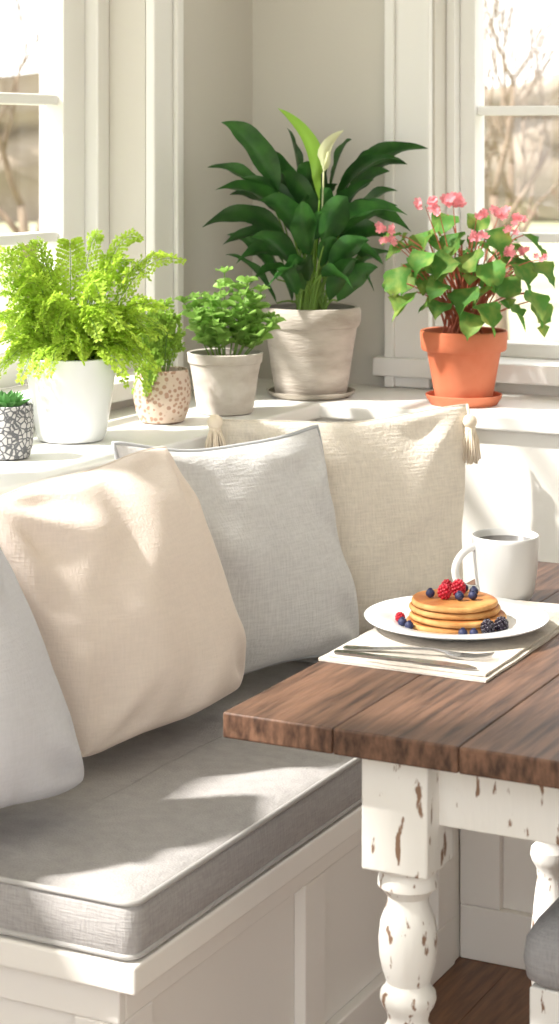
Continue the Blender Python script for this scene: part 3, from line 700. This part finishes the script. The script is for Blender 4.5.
# --- begonia
BX,BY=-1.493,3.745
saucer((BX,BY,LH+0.0003),0.077,0.020,M_terra,'round terracotta saucer beneath the begonia pot')
z0=LH+0.0003+0.0072
e=empty('potted_begonia',(BX,BY,z0),'pink flowering begonia in a classic terracotta pot','potted plant')
pot(e,[(0.052,0.0),(0.056,0.002),(0.060,0.02),(0.074,0.098),(0.0755,0.100),(0.083,0.101),(0.0855,0.104),(0.088,0.135),(0.087,0.140)],0.007,M_terra,0.124)
kb=0.0020075
def BP(x,y,d): return W3((x-464)*kb,d,(330-y)*kb+0.140)
b=B(); st=B()
BL_=[(400,265,395,318,-.03,34),(425,250,412,280,-.05,36),(440,280,425,300,-.07,30),(465,285,455,318,-.07,36),(415,290,388,322,-.04,30),(478,300,490,335,-.08,34),(470,250,465,285,-.05,36),(515,262,528,296,-.03,36),(530,290,540,330,-.02,32),
(505,300,522,330,-.06,30),(535,262,555,290,0,30),(435,228,420,262,.02,36),(455,232,448,268,-.02,36),(492,228,500,262,-.02,34),(525,235,548,262,.02,30),(540,300,545,340,.02,28),(410,245,382,262,0,28),(395,280,390,300,0,26),
(450,215,440,240,.05,30),(480,215,478,242,.05,30),(500,275,505,308,-.06,32),(450,255,430,280,-.06,32),(485,260,490,292,-.07,34),(400,235,380,247,.02,22),(515,245,535,275,.04,30),(440,300,432,318,-.05,26),(470,310,462,338,-.08,28),(420,270,400,300,.04,30),(505,250,515,280,.06,30),(460,270,470,300,.05,34),(485,285,470,312,-.02,32),(430,262,440,292,-.03,32)]
def ovate(x): return max(0.0,math.sin(math.pi*x**0.62))**0.75
for (x0,y0,x1,y1,d,s_) in BL_:
    p=BP(x0,y0,d); t=BP(x1,y1,d-0.025); t=p+(t-p)*0.92; w=s_*kb*U(0.8,1.0)
    root=W3(U(-.04,.04),U(-.03,.03),0.13); st.tube(bez(root,BP((x0+464)/2,min(y0,300)+5,d*0.4),p,7),[0.0026-0.0002*i for i in range(8)],5)
    c=(p+t)/2+UP*0.012-FV*0.015
    b.blade(p,c,t,w,roll=U(-0.5,0.5),fold=0.18,n=9,prof=ovate,wave=0.22)
for i in range(30):
    x0=464+U(-62,66); y0=U(235,305); d=U(-0.02,0.08); a=U(-1,1)
    p=BP(x0,y0,d); t=p+W3(a*0.045,U(-.04,.02),U(-0.04,-0.01)); b.blade(p,(p+t)/2+UP*0.01,t,U(.03,.046),roll=U(-0.8,0.8),fold=0.2,n=8,prof=ovate,wave=0.2)
    st.tube(bez(W3(U(-.03,.03),0,0.13),BP((x0+464)/2,290,d*0.4),p,6),0.0017,5)
b.obj('foliage',M_beg,parent=e,recalc=False,smooth=True,sharp=0)
fl=[(424,203,10),(437,208,9),(452,200,12),(476,213,9),(498,212,10),(521,219,9),(385,227,9),(388,238,8),(508,230,8),(476,233,9),(537,256,7),(505,250,8),(524,250,7)]
for (x,y,s_) in fl:
    f=B(); d=U(-.06,.0); c=BP(x,y,d)
    for q in range(int(s_*0.6)+1):
        cc=c+W3(U(-1,1)*s_*kb*0.8,U(-.008,.008),U(-.6,.7)*s_*kb*0.6); face=(-FV+W3(U(-.8,.8),0,U(-.2,.9))).normalized()
        s1=face.cross(UP).normalized(); s2=s1.cross(face)
        for k in range(5):
            a=k*2*math.pi/5+q; dr=(s1*math.cos(a)+s2*math.sin(a)+face*0.35).normalized(); L=s_*kb*0.5
            sd=dr.cross(face).normalized(); o=len(f.v)
            f.v+=[cc,cc+dr*L*0.5+sd*L*0.38,cc+dr*L*0.95+sd*L*0.25+face*0.001,cc+dr*L*1.0-sd*L*0.25+face*0.001,cc+dr*L*0.5-sd*L*0.38]; f.f.append((o,o+1,o+2,o+3,o+4))
    f.obj('flower',M_flower,parent=e,recalc=False)
    st.tube(bez(W3(U(-.03,.03),0,0.13),BP((x+464)/2,260,d*0.4),c-UP*0.004,8),[0.0020-0.00015*i for i in range(9)],5)
st.obj('stem',M_begstem,parent=e)

# ------------------------------------------------------------ outdoors
b=B(); b.v=[Vector(q) for q in ((-70,-40,-0.5),(60,-40,-0.5),(60,80,-0.5),(-70,80,-0.5))]; b.f=[(0,1,2,3)]
b.obj('ground',M_ground,kind=S,label='pale sunlit meadow outside')
def tree(x,y,h,seed,r0=0.11):
    rnd=random.Random(seed); b=B()
    def br(p,d,L,r,dep):
        n=4; pts=[p]; q=p.copy(); dd=d.copy()
        for i in range(n):
            dd=(dd+Vector((rnd.uniform(-.1,.1),rnd.uniform(-.1,.1),rnd.uniform(0,.10)))).normalized(); q=q+dd*L/n; pts.append(q.copy())
        b.tube(pts,[r*(1-0.4*i/n) for i in range(n+1)],5 if dep>1 else 7)
        if dep>=5: return
        for k in range(3 if dep<4 else 2):
            a=rnd.uniform(0,6.28); sp=rnd.uniform(0.3,0.8); ax=dd.orthogonal().normalized(); ax=Matrix.Rotation(a,3,dd)@ax
            nd=(dd*math.cos(sp)+ax*math.sin(sp)).normalized(); nd.z+=0.12
            br(pts[1+ (k%3)].copy() if k else q.copy(),nd.normalized(),L*rnd.uniform(0.6,0.8),r*0.5,dep+1)
    br(Vector((0,0,0)),Vector((0,0,1)),h*0.4,r0,0)
    b.obj('bare_tree',M_bark,loc=(x,y,-0.5),recalc=False,smooth=True,sharp=0,label='leafless winter tree outside the window',cat='tree')
for (x,y,h,s_) in ((-6.55,17.4,3.6,3),(-8.2,22.0,4.2,8),(-11.6,30,5.6,12),(-10.3,15.2,3.4,21),(-14.6,20.6,4.4,33),(-19,29,6,5)):
    tree(x,y,h,s_,r0=0.07)
b=B(); n=90
for i in range(n+1):
    a=math.radians(60+110*i/n); rr=48; x=rr*math.cos(a); y=rr*math.sin(a)
    for j in range(9):
        h=-0.5+j/8*(3.6+1.4*noise.noise(Vector((i*0.25,0,0)))); k=1+0.03*noise.noise(Vector((i*0.7,j*0.9,2)))
        b.v.append(Vector((x*k,y*k,h)))
for i in range(n):
    for j in range(8): q=i*9+j; b.f.append((q,q+9,q+10,q+1))
ob=b.obj('distant_treeline',M_hedge,recalc=False,smooth=True,sharp=0,label='beige woodland beyond the meadow, paled in colour for haze',cat='woodland'); ob['kind']='stuff'

# ------------------------------------------------------------ light, camera
w=bpy.data.worlds.new('World'); bpy.context.scene.world=w; w.use_nodes=True
bg=w.node_tree.nodes['Background']; bg.inputs[0].default_value=(0.995,0.993,0.99,1); bg.inputs[1].default_value=2.5
sd=bpy.data.lights.new('sun','SUN'); sd.energy=10.5; sd.angle=math.radians(2.2); sd.color=(1.0,0.955,0.89)
so=bpy.data.objects.new('sun',sd); COL.objects.link(so)
so.rotation_euler=Vector((0.88,0.70,-1.18)).to_track_quat('-Z','Y').to_euler(); so.location=(-6,0,6)
cd=bpy.data.cameras.new('camera'); cam=bpy.data.objects.new('camera',cd); COL.objects.link(cam)
cam.location=(0,0,1.45); cam.rotation_euler=(math.radians(90),0,math.radians(27))
cd.sensor_fit='VERTICAL'; cd.sensor_height=36; cd.sensor_width=36; cd.lens=2000/1024*36; cd.shift_y=-372/1024
cd.dof.use_dof=True; cd.dof.focus_distance=3.1; cd.dof.aperture_fstop=8.0
cd.clip_end=300
bpy.context.scene.camera=cam
bpy.context.scene.view_settings.view_transform='Standard'
